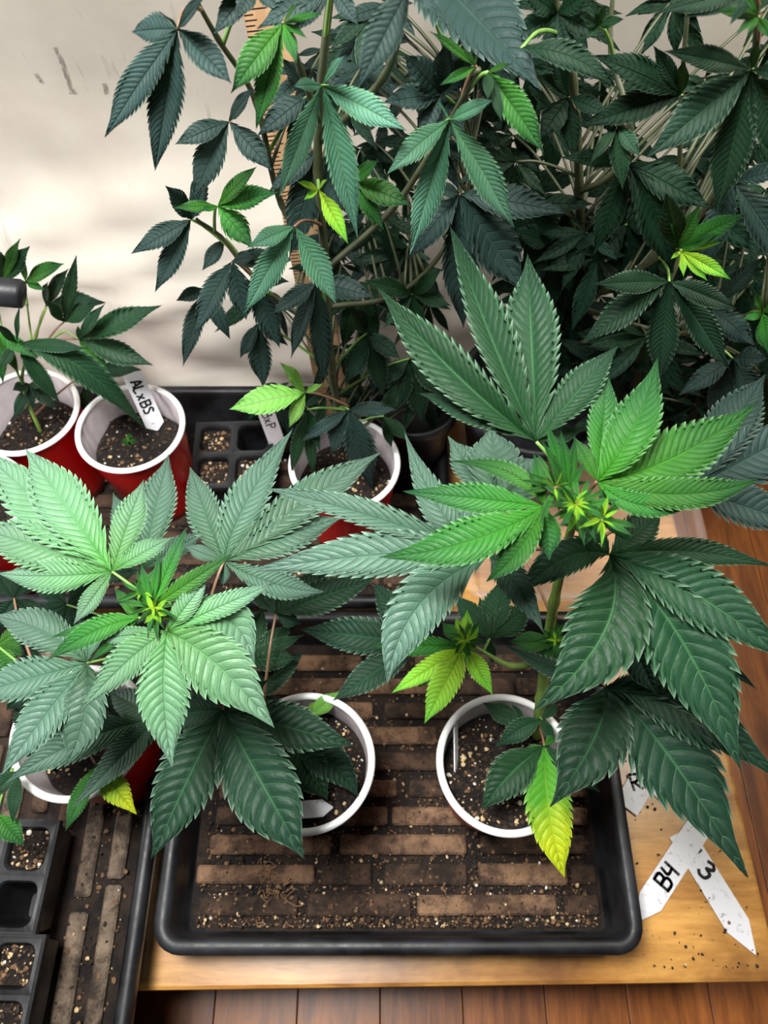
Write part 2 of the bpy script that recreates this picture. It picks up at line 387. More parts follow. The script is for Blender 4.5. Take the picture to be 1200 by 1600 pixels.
# low wooden table
m = NT('table_wood'); P = m.pos()
g = m.noise(7, 7, 0.6, m.scalev(P, (1.0, 6, 1)), dist=0.8); g2 = m.noise(40, 5, 0.7, m.scalev(P, (1, 7, 1))); big = m.noise(11, 4, 0.6, P)
t = m.math('ADD', g, m.math('MULTIPLY', m.math('SUBTRACT', g2, 0.5), 0.5))
c = m.ramp(t, [(0.3, srgb(150, 98, 40)), (0.7, srgb(206, 154, 80))])
c = m.mix(m.ramp(big, [(0.50, (0, 0, 0, 1)), (0.68, (0.75, 0.75, 0.75, 1))]), c, srgb(108, 66, 32))
spk = m.noise(260, 3, 0.7, P); c = m.mix(m.ramp(spk, [(0.70, (0, 0, 0, 1)), (0.76, (0.8, 0.8, 0.8, 1))]), c, srgb(48, 30, 18))
m.base(c); m.rough(0.33); m.bump(t, 0.15, 0.0005); M_table = m.m
tb = empty('low_table', (-0.10, 0.22, FZ-0.002)); tag(tb, 'low yellow-brown wooden table under the trays, soil specks at its right side', 'table')
bm = bmesh.new(); bbox(bm, (0, 0, 0), (0.82, 0.53, 0.022), 0.003, math.radians(0.7)); bmobj('table_top', bm, M_table, tb, (-0.018, 0.001, -FZ+0.002-0.0112))
for sx in (-.36, .36):
    for sy in (-.21, .21):
        bm = bmesh.new(); bbox(bm, (sx, sy, 0.055), (0.04, 0.04, 0.106), 0.003); bmobj('leg', bm, M_table, tb)
# wooden skirting behind
bm = bmesh.new(); bbox(bm, (0.505, WALLY-0.048, -0.03), (0.9, 0.014, 0.20), 0.003); structure('baseboard_back', bm, M_plank)

# ------------------------------------------------------------------ trays
def loop_rect(x0, x1, y0, y1, r, z, inset, n=6):
    x0 += inset; x1 -= inset; y0 += inset; y1 -= inset; r = max(0.002, r-inset); out = []
    for cx, cy, a0 in ((x1-r, y1-r, 0), (x0+r, y1-r, 90), (x0+r, y0+r, 180), (x1-r, y0+r, 270)):
        for k in range(n+1):
            a = math.radians(a0+90*k/n); out.append((cx+r*math.cos(a), cy+r*math.sin(a), z))
    return out
def tray(name, label, x0, x1, y0, y1, h, rib_axis, rib_mats, floor_mat, seed, z0=0.0005, pitch=0.0212, rw=0.0145, seglo=.04, seghi=.11, fx=None, group=None, draft=0.012):
    rg = random.Random(seed)
    cx, cy = (x0+x1)/2, (y0+y1)/2
    root = empty(name, (cx, cy, z0)); tag(root, label, 'tray', group)
    lv = [(0.001, h-0.016), (0.0, h-0.008), (0.0008, h-0.002), (0.0035, h), (0.008, h), (0.0105, h-0.002), (0.0112, h-0.008), (0.0115+draft*0.5, h*0.5), (0.0115+draft, 0.006), (0.0135+draft, 0.0035)]
    loops = [loop_rect(x0-cx, x1-cx, y0-cy, y1-cy, 0.020, z, i) for i, z in lv]
    n = len(loops[0]); V = [p for l in loops for p in l]; F = []
    for j in range(len(loops)-1):
        for k in range(n): F.append((j*n+k, j*n+(k+1) % n, (j+1)*n+(k+1) % n, (j+1)*n+k))
    # outer wall down to the base
    ol = [loop_rect(x0-cx, x1-cx, y0-cy, y1-cy, 0.02, z, i) for i, z in ((0.004, h-0.016), (0.010+draft*0.9, 0.0), )]
    b0 = len(V); V += [p for l in ol for p in l]
    for k in range(n): F.append((b0+k, b0+n+k, b0+n+(k+1) % n, b0+(k+1) % n))
    for k in range(n): F.append((k, b0+k, b0+(k+1) % n, (k+1) % n))
    F.append(tuple(b0+n+k for k in range(n)))
    mkobj('tray_wall', mesh('tray_wall', V, F, M_black), root)
    ins = 0.0135+draft
    fl = loop_rect(x0-cx, x1-cx, y0-cy, y1-cy, 0.02, 0.0035, ins); Fv = fl + [(p[0], p[1], 0.0015) for p in fl]
    mkobj('tray_floor', mesh('tray_floor', Fv, [tuple(range(n)), tuple(reversed(range(n, 2*n)))] + [(k, n+k, n+(k+1) % n, (k+1) % n) for k in range(n)], floor_mat, False), root)
    # raised ribs of the floor, broken into lengths
    w_, l_ = (x1-x0-2*ins, y1-y0-2*ins)
    across, along = (l_, w_) if rib_axis == 'x' else (w_, l_)
    nrow = int(across/pitch); cnt = 0
    for r in range(nrow):
        v = -across/2 + pitch*(r+0.5) + (across-nrow*pitch)/2
        u = -along/2 + rg.uniform(0.001, 0.02)
        while u < along/2-0.02:
            L = min(rg.uniform(seglo, seghi), along/2-0.002-u)
            bm = bmesh.new(); sx, sy = (L-0.003, rw*rg.uniform(.88, 1.06)) if rib_axis == 'x' else (rw*rg.uniform(.88, 1.06), L-0.003)
            hh = 0.0062*rg.uniform(.85, 1.15)
            ps = (u+L/2, v, 0.0035+hh/2) if rib_axis == 'x' else (v, u+L/2, 0.0035+hh/2)
            bbox(bm, (0, 0, 0), (sx, sy, hh), 0.0016, 0, 1)
            bmobj('rib', bm, rg.choice(rib_mats), root, ps)
            u += L+rg.uniform(0.0, 0.008)
    return root
tray('seed_tray', 'black ribbed tray in the front middle holding two cups, caked with brown soil', -0.163, 0.183, -0.0205, 0.234, 0.055, 'x', [M_rib, M_rib, M_ribd], M_floorT, 3, draft=0.001)
tray('seed_tray', 'black ribbed tray at lower left with seedling cells standing in it', -0.46, -0.170, -0.27, 0.232, 0.055, 'y', [M_rib2, M_rib2, M_ribd], M_floorT, 8, draft=0.003, pitch=0.0235, rw=0.0135)
tray('seed_tray', 'black tray along the wall holding red cups and a seedling cell pack', -0.46, 0.062, 0.2385, 0.478, 0.055, 'x', [M_ribd], M_floorT, 5)
# pale clear-plastic tray at the right behind the big plant
m = NT('clear_plastic'); m.base(srgb(206, 196, 196)); m.rough(0.22); m.p.inputs['Alpha'].default_value = 0.20; M_clear = m.m
x0, x1, y0, y1, h = 0.075, 0.305, 0.252, 0.47, 0.03
lp = [loop_rect(x0, x1, y0, y1, 0.02, z, i) for i, z in ((0, h-.003), (0.001, h), (0.008, h), (0.0095, h-.003), (0.014, 0.003), (0.018, 0.0015), (0.03, 0.0015))]
n = len(lp[0]); V = [p for l in lp for p in l]; F = [(j*n+k, j*n+(k+1) % n, (j+1)*n+(k+1) % n, (j+1)*n+k) for j in range(len(lp)-1) for k in range(n)]+[tuple(6*n+k for k in range(n))]
o = mkobj('clear_tray', mesh('clear_tray', V, F, M_clear)); tag(o, 'shallow pale clear-plastic tray behind the big right plant at the table edge', 'tray')

# loose grit
def ico_cloud(pts, sizes, mis, rg):
    base = bmesh.new(); bmesh.ops.create_icosphere(base, subdivisions=1, radius=1.0); bv = np.array([v.co[:] for v in base.verts]); bf = [tuple(v.index for v in f.verts) for f in base.faces]; base.free()
    V, F, MI = [], [], []
    for p, sz, mi in zip(pts, sizes, mis):
        d = bv*(1+rg.uniform(-.28, .28, (len(bv), 1)))*np.array([1, rg.uniform(.6, 1), rg.uniform(.55, .9)])*sz
        a = rg.uniform(0, 6.28); R = np.array([[math.cos(a), -math.sin(a), 0], [math.sin(a), math.cos(a), 0], [0, 0, 1]])
        b = len(V); V += (d@R.T+np.array(p)).tolist(); F += [tuple(b+i for i in f) for f in bf]; MI += [mi]*len(bf)
    return V, F, MI
def grit(name, label, cat, gen, n, smin, smax, seed, mats=(0, 1, 2, 3), wts=(.48, .44, .065, .015)):
    rg = np.random.default_rng(seed); pts = [gen(rg) for _ in range(n)]
    sz = smin+(smax-smin)*rg.random(n)**2.5
    V, F, MI = ico_cloud(pts, sz, rg.choice(mats, n, p=wts), rg)
    o = mkobj(name, mesh(name, V, F, [M_crumbd, M_crumb, M_perl, M_perlw], False, MI)); tag(o, label, cat, kind='stuff'); return o
def in_tray(x0, x1, y0, y1, py, pz=0.005, pitch=0.0, ph=0.0):
    def g(r):
        x = r.uniform(x0, x1); y = r.uniform(y0, y1)
        if r.random() < .45: y = y0 + (y-y0)*r.random()**1.5
        if pitch: y = y0 + (math.floor((y-y0)/pitch)+((0.5 + r.normal(0, .22)) % 1) + .5 + ph)*pitch if r.random() < .8 else y
        return (x, y, pz+r.uniform(0, .0015) if r.random() < .7 else 0.0102)
    return g
grit('soil_crumbs', 'brown soil crumbs and grit scattered over the front tray floor', 'soil', in_tray(-0.142, 0.162, -0.003, 0.212, 0), 6500, .0005, .0019, 1)
grit('soil_crumbs', 'soil crumbs and pale grit scattered in the lower left tray', 'soil', in_tray(-0.24, -0.198, -0.24, 0.1, 0), 700, .0005, .0026, 2)
grit('soil_crumbs', 'brown grit scattered in the tray along the wall', 'soil', in_tray(-0.42, 0.03, 0.275, 0.45, 0), 1500, .0006, .0028, 3, wts=(.5, .4, .08, .02))
def on_table(r):
    a = r.random(); return (r.uniform(.188, .285), -0.03+0.16*a*a, 0.0009)
grit('soil_specks', 'dark soil specks on the bare wood right of the front tray', 'soil', on_table, 110, .0004, .0016, 4, wts=(.9, .08, .02, 0))

# fallen dry root in the tray
V, F = [], []
for k in range(14):
    p = PZ(430+random.uniform(-30, 40), 1375+random.uniform(-25, 30), 0.013); pts = [p]
    for j in range(4): p = p+Vector((random.uniform(-.006, .006), random.uniform(-.006, .006), random.uniform(-.001, .001))); pts.append(p)
    v, f = tube_arrays(spline(pts, 3), [.0004]*(4*3+1), 4, len(V)); V += v; F += f
o = mkobj('dry_roots', mesh('dry_roots', V, F, M_crumb)); tag(o, 'small tangle of dry brown roots on the ribs of the front tray', 'roots', kind='stuff')

# ------------------------------------------------------------------ cups
def lathe(prof, n, wob=None):
    V, F = [], []
    for i, (r, z) in enumerate(prof):
        for k in range(n):
            a = 2*math.pi*k/n; rr = r*(1+(wob(i, a) if wob else 0)); V.append((rr*math.cos(a), rr*math.sin(a), z))
    for i in range(len(prof)-1):
        for k in range(n): F.append((i*n+k, i*n+(k+1) % n, (i+1)*n+(k+1) % n, (i+1)*n+k))
    return V, F
def cup(label, x, y, soil_z, seed, R=0.0468, H=0.118, z0=0.0105, soil_label='', grains=420, tilt=(0, 0), group='red party cups used as pots', pf=0.3):
    root = empty('plastic_cup', (x, y, z0)); tag(root, label, 'cup', group if group else None); root.rotation_euler = (tilt[0], tilt[1], 0)
    n = 96; rb = R*0.70
    rad = lambda z: rb+(R-0.0022-rb)*(z/H)
    fl = lambda i, a: 0.0
    outer = [(0.0, 0.001), (rb*0.85, 0.001), (rb, 0.0)] + [(rad(z)+(0.0006 if (q % 2) else 0), z) for q, z in enumerate([0.01, .025, .04, .055, .07, .085, .1, .110, H-0.004])]
    V, F = lathe(outer, n); mkobj('cup_body', mesh('cup_body', V, F, M_red), root)
    inner = [(rad(z)-0.0012, z) for z in (H-0.003, H-.008, H-.014, H-.022, H-.035, H-.05, .05, .02, .004)]
    wob = lambda i, a: (0.022*max(0, 1-abs(i-1.5)/2.5))*math.sin(22*a)*(0.6+0.4*math.sin(3*a+seed)) + (0.008*math.sin(9*a+i+seed) if i > 1 else 0)
    V, F = lathe(inner+[(0.0, 0.004)], n, wob); mkobj('cup_lining', mesh('cup_lining', V, F, M_inner), root)['label'] = 'white fluted inside of the cup'
    rim = [(R-0.0022+0.0024*math.cos(a)*1.05, H-0.002+0.0023*math.sin(a)) for a in [math.pi*2*k/12 for k in range(13)]]
    V, F = lathe(rim, n); mkobj('rim', mesh('rim', V, F, M_white), root)['label'] = 'white rolled rim'
    # soil
    rg = np.random.default_rng(seed); rs = rad(soil_z-z0)-0.002; V, F = [], []; nr, na = 16, 48
    V.append((0, 0, soil_z-z0))
    hf = lambda r, a: 0.0022*math.sin(3*a+seed+r*90)*r/rs+0.0016*math.sin(7*a+r*260)+rg.uniform(-.0006, .0006)-0.002*(r/rs)**4
    for i in range(1, nr+1):
        for k in range(na):
            r = rs*i/nr; a = 2*math.pi*k/na; V.append((r*math.cos(a), r*math.sin(a), soil_z-z0+hf(r, a)))
    for k in range(na): F.append((0, 1+k, 1+(k+1) % na))
    for i in range(nr-1):
        for k in range(na): F.append((1+i*na+k, 1+(i+1)*na+k, 1+(i+1)*na+(k+1) % na, 1+i*na+(k+1) % na))
    b = len(V)
    for k in range(na): a = 2*math.pi*k/na; V.append((rs*.93*math.cos(a), rs*.93*math.sin(a), soil_z-z0-0.02))
    for k in range(na): F.append((1+(nr-1)*na+k, b+k, b+(k+1) % na, 1+(nr-1)*na+(k+1) % na))
    F.append(tuple(b+k for k in reversed(range(na))))
    MI = [0]*len(F); pts = []
    for _ in range(grains):
        r = rs*0.95*math.sqrt(rg.random()); a = rg.uniform(0, 6.28); pts.append((r*math.cos(a), r*math.sin(a), soil_z-z0+0.0008+hf(r, a)))
    v2, f2, m2 = ico_cloud(pts, .0006+.0017*rg.random(grains)**2.2, rg.choice([0, 1, 2, 3], grains, p=(.72, .28-pf*.6, pf*.45, pf*.15)), rg)
    b = len(V); V += v2; F += [tuple(b+i for i in f) for f in f2]; MI += [m+1 for m in m2]
    so = mkobj('potting_soil', mesh('potting_soil', V, F, [M_soil, M_crumbd, M_crumb, M_perl, M_perlw], False, MI), None, (x, y, z0)); tag(so, soil_label, 'soil', kind='stuff')
    return root
def cxy(px, py, z=0.128): p = PZ(px, py, z); return p.x, p.y
cups = D()
def C(key, px, py, *a, **k): x, y = cxy(px, py); cups[key] = (x, y); cup(a[0], x, y, *a[1:], **k)
C('B', 790, 1191, 'right cup in the front tray, white rim, thick green stem rising from it', 0.103, 1, soil_label='dark soil with tan perlite in the right cup of the front tray', grains=900)
C('A', 478, 1189, 'left red cup in the front tray, half hidden by leaves', 0.103, 2, soil_label='dark soil with tan perlite in the left cup of the front tray', grains=900)
C('C', 122, 1142, 'red cup in the lower left tray, under the pale plant', 0.095, 3, soil_label='dark soil in the cup of the lower left tray')
C('E', 203, 666, 'red cup with clean white rim, a tiny sprout and a written tag in it', 0.098, 4, soil_label='brown soil around the tiny sprout in the cup by the wall', pf=.15)
C('D', 38, 641, 'red cup at the left picture edge with a slender young plant in it', 0.092, 5, soil_label='dark soil in the cup at the left picture edge', pf=.1)
C('T', 538, 722, 'red cup at the foot of the tall bushy plant with the measuring stick', 0.100, 6, soil_label='brown soil in the cup under the tall bushy plant', pf=.2)
C('F', -48, 782, 'red cup mostly outside the left picture edge, only its white rim showing', 0.10, 7, soil_label='soil in the cup outside the left picture edge')

# black pot of the right-hand tall plant
px_, py_ = 0.135, 0.405
V, F = lathe([(0.0, 0.004), (.045, 0.004), (.046, 0), (.066, .125), (.071, .125), (.071, .14), (.067, .141), (.064, .138), (.062, .12), (.0, .12)], 48)
o = mkobj('nursery_pot', mesh('nursery_pot', V, F, M_black), None, (px_, py_, 0.0022)); tag(o, 'round black nursery pot behind the red cup, under the tall dark plant', 'pot')
V, F = lathe([(0.0, 0.138), (.0, .125)], 3)
p = PY(655, 650, 0.40)
V, F = lathe([(0.0, 0.004), (.026, 0.004), (.027, 0), (.036, .10), (.040, .10), (.040, .115), (.037, .116), (.035, .112), (.033, .09), (.0, .09)], 48)
o = mkobj('nursery_pot', mesh('nursery_pot', V, F, M_black), None, (p.x-0.005, 0.405, 0.0105)); tag(o, 'small round black pot directly right of the red cup by the wall', 'pot')

# ------------------------------------------------------------------ seedling cell packs
def cellpack(label, xr, yt, nx, ny, pitch, z0, h, fill, seed, ang=0.0, group='black seedling cell packs', to_left=True):
    """xr,yt: right/back corner of the pack"""
    W, L = nx*pitch+.004, ny*pitch+.004
    root = empty('cell_pack', (xr, yt, z0)); tag(root, label, 'planter', group); root.rotation_euler = (0, 0, ang)
    V, F = [], []
    def quadloop(cx, cy, hw, r, z, n=4): return [(q[0]+cx, q[1]+cy, z) for q in loop_rect(-hw, hw, -hw, hw, r, 0, 0, n)]
    for i in range(nx):
        for j in range(ny):
            cx, cy = -W+.002+pitch*(i+.5), -L+.002+pitch*(j+.5); hw = pitch/2
            sq = [];  n = 4
            rl = quadloop(cx, cy, hw-0.003, 0.007, h)
            # square outline sampled with the same number of points
            for (qx, qy, _) in rl:
                dx, dy = qx-cx, qy-cy; s_ = hw/max(abs(dx), abs(dy)); sq.append((cx+dx*s_, cy+dy*s_, h-0.0004))
            lps = [sq, rl, quadloop(cx, cy, hw-0.0042, 0.006, h-.002), quadloop(cx, cy, hw-0.009, 0.004, 0.001)]
            b = len(V); m_ = len(rl); V += [p for l in lps for p in l]
            for q in range(3):
                for k in range(m_): F.append((b+q*m_+k, b+q*m_+(k+1) % m_, b+(q+1)*m_+(k+1) % m_, b+(q+1)*m_+k))
            F.append(tuple(b+3*m_+k for k in range(m_)))
    b = len(V); c4 = [(-W, -L), (0, -L), (0, 0), (-W, 0)]
    for zz, e in ((h, 0), (h-.006, -.0), (h-.0061, 0.002), (0.012, .005)):
        for (qx, qy) in c4: V.append((qx+(e if qx < -W/2 else -e), qy+(e if qy < -L/2 else -e), zz))
    for q in range(3):
        for k in range(4): F.append((b+q*4+k, b+(q+1)*4+k, b+(q+1)*4+(k+1) % 4, b+q*4+(k+1) % 4))
    # thin border so the top closes against the skirt
    for k in range(4):
        a_, c_ = c4[k], c4[(k+1) % 4]; bb = len(V)
        ins = .0026; f_ = lambda p: (p[0]+(ins if p[0] < -W/2 else -ins), p[1]+(ins if p[1] < -L/2 else -ins), h-.0002)
        V += [(a_[0], a_[1], h), (c_[0], c_[1], h), f_(c_), f_(a_)]; F.append((bb, bb+1, bb+2, bb+3))
    mkobj('cell_tray', mesh('cell_tray', V, F, M_black, False), root)
    rg = np.random.default_rng(seed); rr = Matrix.Rotation(ang, 3, 'Z')
    for i in range(nx):
        for j in range(ny):
            if not fill(i, j): continue
            cx, cy = -W+.002+pitch*(i+.5), -L+.002+pitch*(j+.5); zs = h-0.006
            hw = pitch/2-.0050; V, F = [], []; n = 9
            for a in range(n):
                for c_ in range(n):
                    V.append((cx-hw+2*hw*a/(n-1), cy-hw+2*hw*c_/(n-1), zs+rg.uniform(-.0012, .0012)))
            for a in range(n-1):
                for c_ in range(n-1): F.append((a*n+c_, (a+1)*n+c_, (a+1)*n+c_+1, a*n+c_+1))
            MI = [0]*len(F); ng = 110
            pts = [(cx+rg.uniform(-hw, hw)*.95, cy+rg.uniform(-hw, hw)*.95, zs+.0006) for _ in range(ng)]
            v2, f2, m2 = ico_cloud(pts, .0006+.0016*rg.random(ng)**2, rg.choice([0, 1, 2, 3], ng, p=(.5, .3, .14, .06)), rg)
            b = len(V); V += v2; F += [tuple(b+q for q in f) for f in f2]; MI += [m+1 for m in m2]
            so = mkobj('cell_soil', mesh('cell_soil', V, F, [M_soil, M_crumbd, M_crumb, M_perl, M_perlw], False, MI), root); so['label'] = 'dark soil with tan grains filling a cell'; so['kind'] = 'stuff'
    return root
cellpack('black cell pack at the lower left with one empty cell', -0.2395, 0.066, 3, 2, 0.0355, 0.0105, 0.050, lambda i, j: not (i == 2 and j == 0), 21, math.radians(-1.5))
cellpack('black cell pack in the bottom left corner of the picture', -0.2335, -0.0075, 3, 3, 0.0335, 0.0105, 0.050, lambda i, j: True, 22, math.radians(-1.0))
pk = PZ(415, 655, 0.06)
cellpack('black cell pack by the wall between two red cups', pk.x+0.008, pk.y, 2, 2, 0.036, 0.0105, 0.048, lambda i, j: not (i == 1 and j == 1), 23, math.radians(2))

# ------------------------------------------------------------------ written tags
GL = {  # pen strokes in a unit box, y up
 'B': [[(0, 0), (0, 1)], [(0, 1), (.45, .98), (.5, .75), (.4, .56), (0, .52)], [(0, .52), (.5, .5), (.6, .28), (.45, .02), (0, 0)]],
 '4': [[(.05, 1), (.0, .5), (.5, .5)], [(.5, 1), (.45, 0)]],
 '3': [[(0, .9), (.3, 1), (.5, .8), (.2, .54)], [(.2, .54), (.55, .45), (.5, .1), (.2, 0), (0, .12)]],
 "'": [[(.1, 1), (.1, .78)]],
 'R': [[(0, 0), (0, 1)], [(0, 1), (.45, .95), (.5, .7), (.35, .52), (0, .48)], [(.15, .48), (.6, 0)]],
 'K': [[(0, 0), (.05, 1)], [(.6, 1), (.03, .45)], [(.15, .55), (.6, 0)]],
 'A': [[(0, 0), (.3, 1), (.6, 0)], [(.12, .35), (.48, .35)]],
 'L': [[(0, 1), (0, 0), (.5, 0)]], 'x': [[(0, .6), (.45, 0)], [(.45, .6), (0, 0)]],
 'P': [[(0, 0), (0, 1)], [(0, 1), (.5, .9), (.45, .55), (0, .5)]], 'S': [[(.5, .9), (.2, 1), (.05, .75), (.45, .4), (.4, .05), (0, .05)]],
}
def strip(name, label, org, xa, ya, wd, ln, pointed, text, group=None, thick=0.0009, tpos=(.5, .5), tsz=0.010, trot=0, pen=0.0009, tipfrac=0.16, both=False):
    """org = world position of the blunt end centre; xa = unit along, ya = unit across"""
    xa = xa.normalized(); za = xa.cross(ya).normalized(); ya = za.cross(xa)
    M = Matrix((xa, ya, za)).transposed().to_4x4(); M.translation = org
    h = wd/2
    out = [(0, -h), (ln*(1-tipfrac), -h), (ln, -0.0005), (ln, 0.0005), (ln*(1-tipfrac), h), (0, h)] if pointed else [(0, -h), (ln, -h), (ln, h), (0, h)]
    n = len(out); V = [(x, y, thick) for x, y in out]+[(x, y, 0) for x, y in out]
    F = [tuple(range(n)), tuple(reversed(range(n, 2*n)))]+[(k, n+k, n+(k+1) % n, (k+1) % n) for k in range(n)]
    o = mkobj(name, mesh(name, V, F, M_tag, False)); o.matrix_world = M; tag(o, label, 'plant tag', group)
    if text:
        V, F = [], []; cx = 0; ct, sn = math.cos(trot), math.sin(trot); tw = sum(.8 for _ in text)
        for ch in text:
            for st in GL.get(ch, []):
                pp = spline([Vector((cx+x-tw/2, y-.5, 0)) for x, y in st], 4) if len(st) > 1 else []
                q = [Vector(((p.x*ct-p.y*sn)*tsz+tpos[0]*ln, (p.x*sn+p.y*ct)*tsz+(tpos[1]-.5)*wd, thick+.0002)) for p in pp]
                for i in range(len(q)-1):
                    d = (q[i+1]-q[i]).normalized(); s_ = Vector((-d.y, d.x, 0))*pen*.5; b = len(V); e = d*pen*.3
                    V += [q[i]-s_-e, q[i]+s_-e, q[i+1]+s_+e, q[i+1]-s_+e]; F.append((b, b+1, b+2, b+3))
            cx += .8
        t = mkobj('lettering', mesh('lettering', V, F, M_ink, False), o); t['label'] = 'handwritten black marker letters'
    return o
ZT = 0.0003
def flat(name, label, a, b, wd, text, z, **k):
    A, B = PZ(a[0], a[1], z), PZ(b[0], b[1], z); xa = (B-A); ya = Vector((-xa.y, xa.x, 0)); return strip(name, label, A, xa, ya, wd, xa.length, k.pop('pointed', True), text, **k)
flat('plant_tag', "white plastic tag with a 3 on it, pointed end towards the picture's lower right corner", (1062, 1300), (1180, 1491), 0.0205, "'3", ZT, tpos=(.30, .58), tsz=0.0135, trot=math.radians(8), pen=.0026, tipfrac=.22)
flat('plant_tag', 'white plastic tag marked B4 lying across another tag on the table', (1092, 1291), (995, 1440), 0.0190, "B4", ZT+.0012, tpos=(.52, .5), tsz=0.0125, trot=math.radians(180), pen=.0024, tipfrac=.2)
flat('plant_tag', 'white plastic tag marked RK beside the right rim of the front tray', (1052, 1140), (978, 1262), 0.0205, "RK", ZT+.0012, tpos=(.66, .5), tsz=0.0125, trot=math.radians(140), pen=.0022, pointed=False)
flat('plant_tag', 'blank white tag under the RK tag', (985, 1090), (1036, 1256), 0.012, "", ZT, tipfrac=.1)
flat('plant_tag', 'white tag partly hidden under the dark leaves at the right of the table', (1035, 1075), (1100, 1118), 0.016, "", ZT, pointed=False)
def standing(label, top, bot, ztop, zbot, wd, text, **k):
    A, B = PZ(top[0], top[1], ztop), PZ(bot[0], bot[1], zbot); xa = B-A; fc = k.pop('face', (CAM-A)); ya = fc.cross(xa).normalized()
    return strip('plant_tag', label, A, xa, ya, wd, xa.length, True, text, **k)
standing('white tag with handwriting leaning in the cup of the tiny sprout', (206, 583), (246, 672), 0.148, 0.098, 0.0165, 'ALxBS', tpos=(.42, .5), tsz=.0085, trot=0, pen=.0018, tipfrac=.1)
standing('white tag with handwriting standing in the cell pack by the wall', (404, 612), (436, 700), 0.115, 0.050, 0.0155, 'BxP', tpos=(.5, .5), tsz=.0085, pen=.0013, tipfrac=.12)
standing('blank white pointed tag standing against the inside of the right front cup', (711, 1128), (712, 1228), 0.121, 0.095, 0.009, '', tipfrac=.3, face=Vector((1, .1, .5)))
standing('blank white tag lying inside the left front cup', (440, 1268), (520, 1262), 0.112, 0.109, 0.012, '', tipfrac=.2, face=Vector((0, .3, 1)))

# ------------------------------------------------------------------ wooden measuring stick
m = NT('stick_wood'); P = m.pos(); g = m.noise(30, 6, .6, m.scalev(P, (6, 6, .7)))
m.base(m.ramp(g, [(0.3, srgb(150, 116, 84)), (0.7, srgb(188, 152, 114))])); m.rough(.6); M_stick = m.m
A, B = PY(530, 668, 0.385), PY(405, -60, 0.43)
A.z = 0.085
xa = (B-A); L = xa.length; xa.normalize(); fc = Vector((0.1, -1, .15)); ya = fc.cross(xa).normalized(); za = xa.cross(ya)
M = Matrix((xa, ya, za)).transposed().to_4x4(); M.translation = A
bm = bmesh.new(); bbox(bm, (L/2, 0, 0), (L, 0.026, 0.0035), .0006); o = bmobj('measuring_stick', bm, M_stick); o.matrix_world = M
tag(o, 'flat wooden measuring stick with dark tick marks standing behind the tall bushy plant', 'ruler')
V, F = [], []
k = 0; x = 0.0
zf = 0.0019*(1 if (za.dot(CAM-A) > 0) else -1)
side = 1 if ya.x < 0 else -1
while x < L-.004:
    ln = .0125 if k % 8 == 0 else (.009 if k % 4 == 0 else (.0065 if k % 2 == 0 else .005)); b = len(V)
    V += [(x, side*.0128, zf), (x+.0006, side*.0128, zf), (x+.0006, side*(.0128-ln), zf), (x, side*(.0128-ln), zf)]; F.append((b, b+1, b+2, b+3)); x += .0026; k += 1
mkobj('tick_marks', mesh('tick_marks', V, F, M_ink, False), o)

# short black tube reaching in from the left
p = PY(37, 460, 0.40)
V, F = tube_arrays([p+Vector((-0.19, 0, -.01-p.z+0.012)), p+Vector((-0.19, 0, -.06)), p+Vector((-.185, 0, .0)), p+Vector((-.16, 0, .018)), p+Vector((-.10, 0, .014)), p+Vector((-.03, 0, .004)), p+Vector((-.002, 0, .0006)), p], [.0105]*6+[.0105, .0092], 24)
# keep the foot on the tray rim level
o = mkobj('air_tube', mesh('air_tube', V, F, M_black)); tag(o, 'short black tube end poking in at the left picture edge', 'tube')

# ================================================================== PLANTS
def base_of(key, z): return (cups[key][0], cups[key][1], z)
# --- pale plant, front left
PA = Plant('large pale-green plant with broad serrated leaves filling the left foreground', PZ(470, 1190, 0.100),
  [[PZ(470, 1190, 0.100), PZ(440, 1140, 0.16), PZ(350, 1045, .23), PZ(280, 975, .28), PZ(241, 948, .306)]], 0.0032)
LZ(PA, 175, 893, .308, [(-28, 705, 92), (41, 702, 86, D(d=-.004)), (225, 750, 50, D(d=-.006)), (272, 839, 36, D(c=(225, 862))), (-45, 822, 78), (-2, 896, 54, D(c=(80, 900), d=-.015)), (115, 976, 32)], 'pale')
LZ(PA, 222, 890, .235, [(264, 711, 62), (176, 770, 42), (322, 830, 34), (150, 905, 34), (232, 965, 40)], 'grey')
LZ(PA, 350, 877, .285, [(297, 730, 56), (458, 670, 64, D(c=(385, 785))), (597, 706, 66), (537, 808, 64), (508, 925, 46, D(c=(430, 912), d=-.03)), (349, 915, 20), (288, 853, 24)], 'grey')
LZ(PA, 261, 986, .318, [(269, 1199, 78, D(d=-.035, c=(256, 1085))), (429, 1137, 96, D(d=-.028, c=(340, 1040))), (398, 1040, 74, D(d=-.03, c=(350, 965))), (430, 911, 38), (325, 903, 36, D(d=.004)), (122, 1113, 56, D(d=-.03, c=(200, 1032))), (140, 1000, 28)], 'pale')
LZ(PA, 236, 950, .318, [(293, 822, 27, D(d=.012)), (363, 866, 30, D(d=.01)), (221, 880, 15, D(d=.012)), (208, 905, 10, D(d=.012)), (250, 860, 12, D(d=.014))], 'fresh', nt=15)
LZ(PA, 217, 966, .314, [(71, 1034, 42, D(c=(150, 985))), (79, 996, 24), (138, 1037, 18), (179, 919, 20), (190, 945, 12)], 'fresh', nt=16)
LZ(PA, 241, 958, .322, [(228, 925, 8), (262, 935, 8), (225, 975, 8), (252, 975, 9), (262, 962, 8)], 'young', nt=8, defd=.008)
LZ(PA, 136, 1036, .262, [(-14, 962, 64, D(c=(65, 985))), (-60, 1092, 64), (2, 1212, 66), (103, 1196, 74, D(c=(132, 1115), d=-.02)), (142, 965, 40)], 'grey')
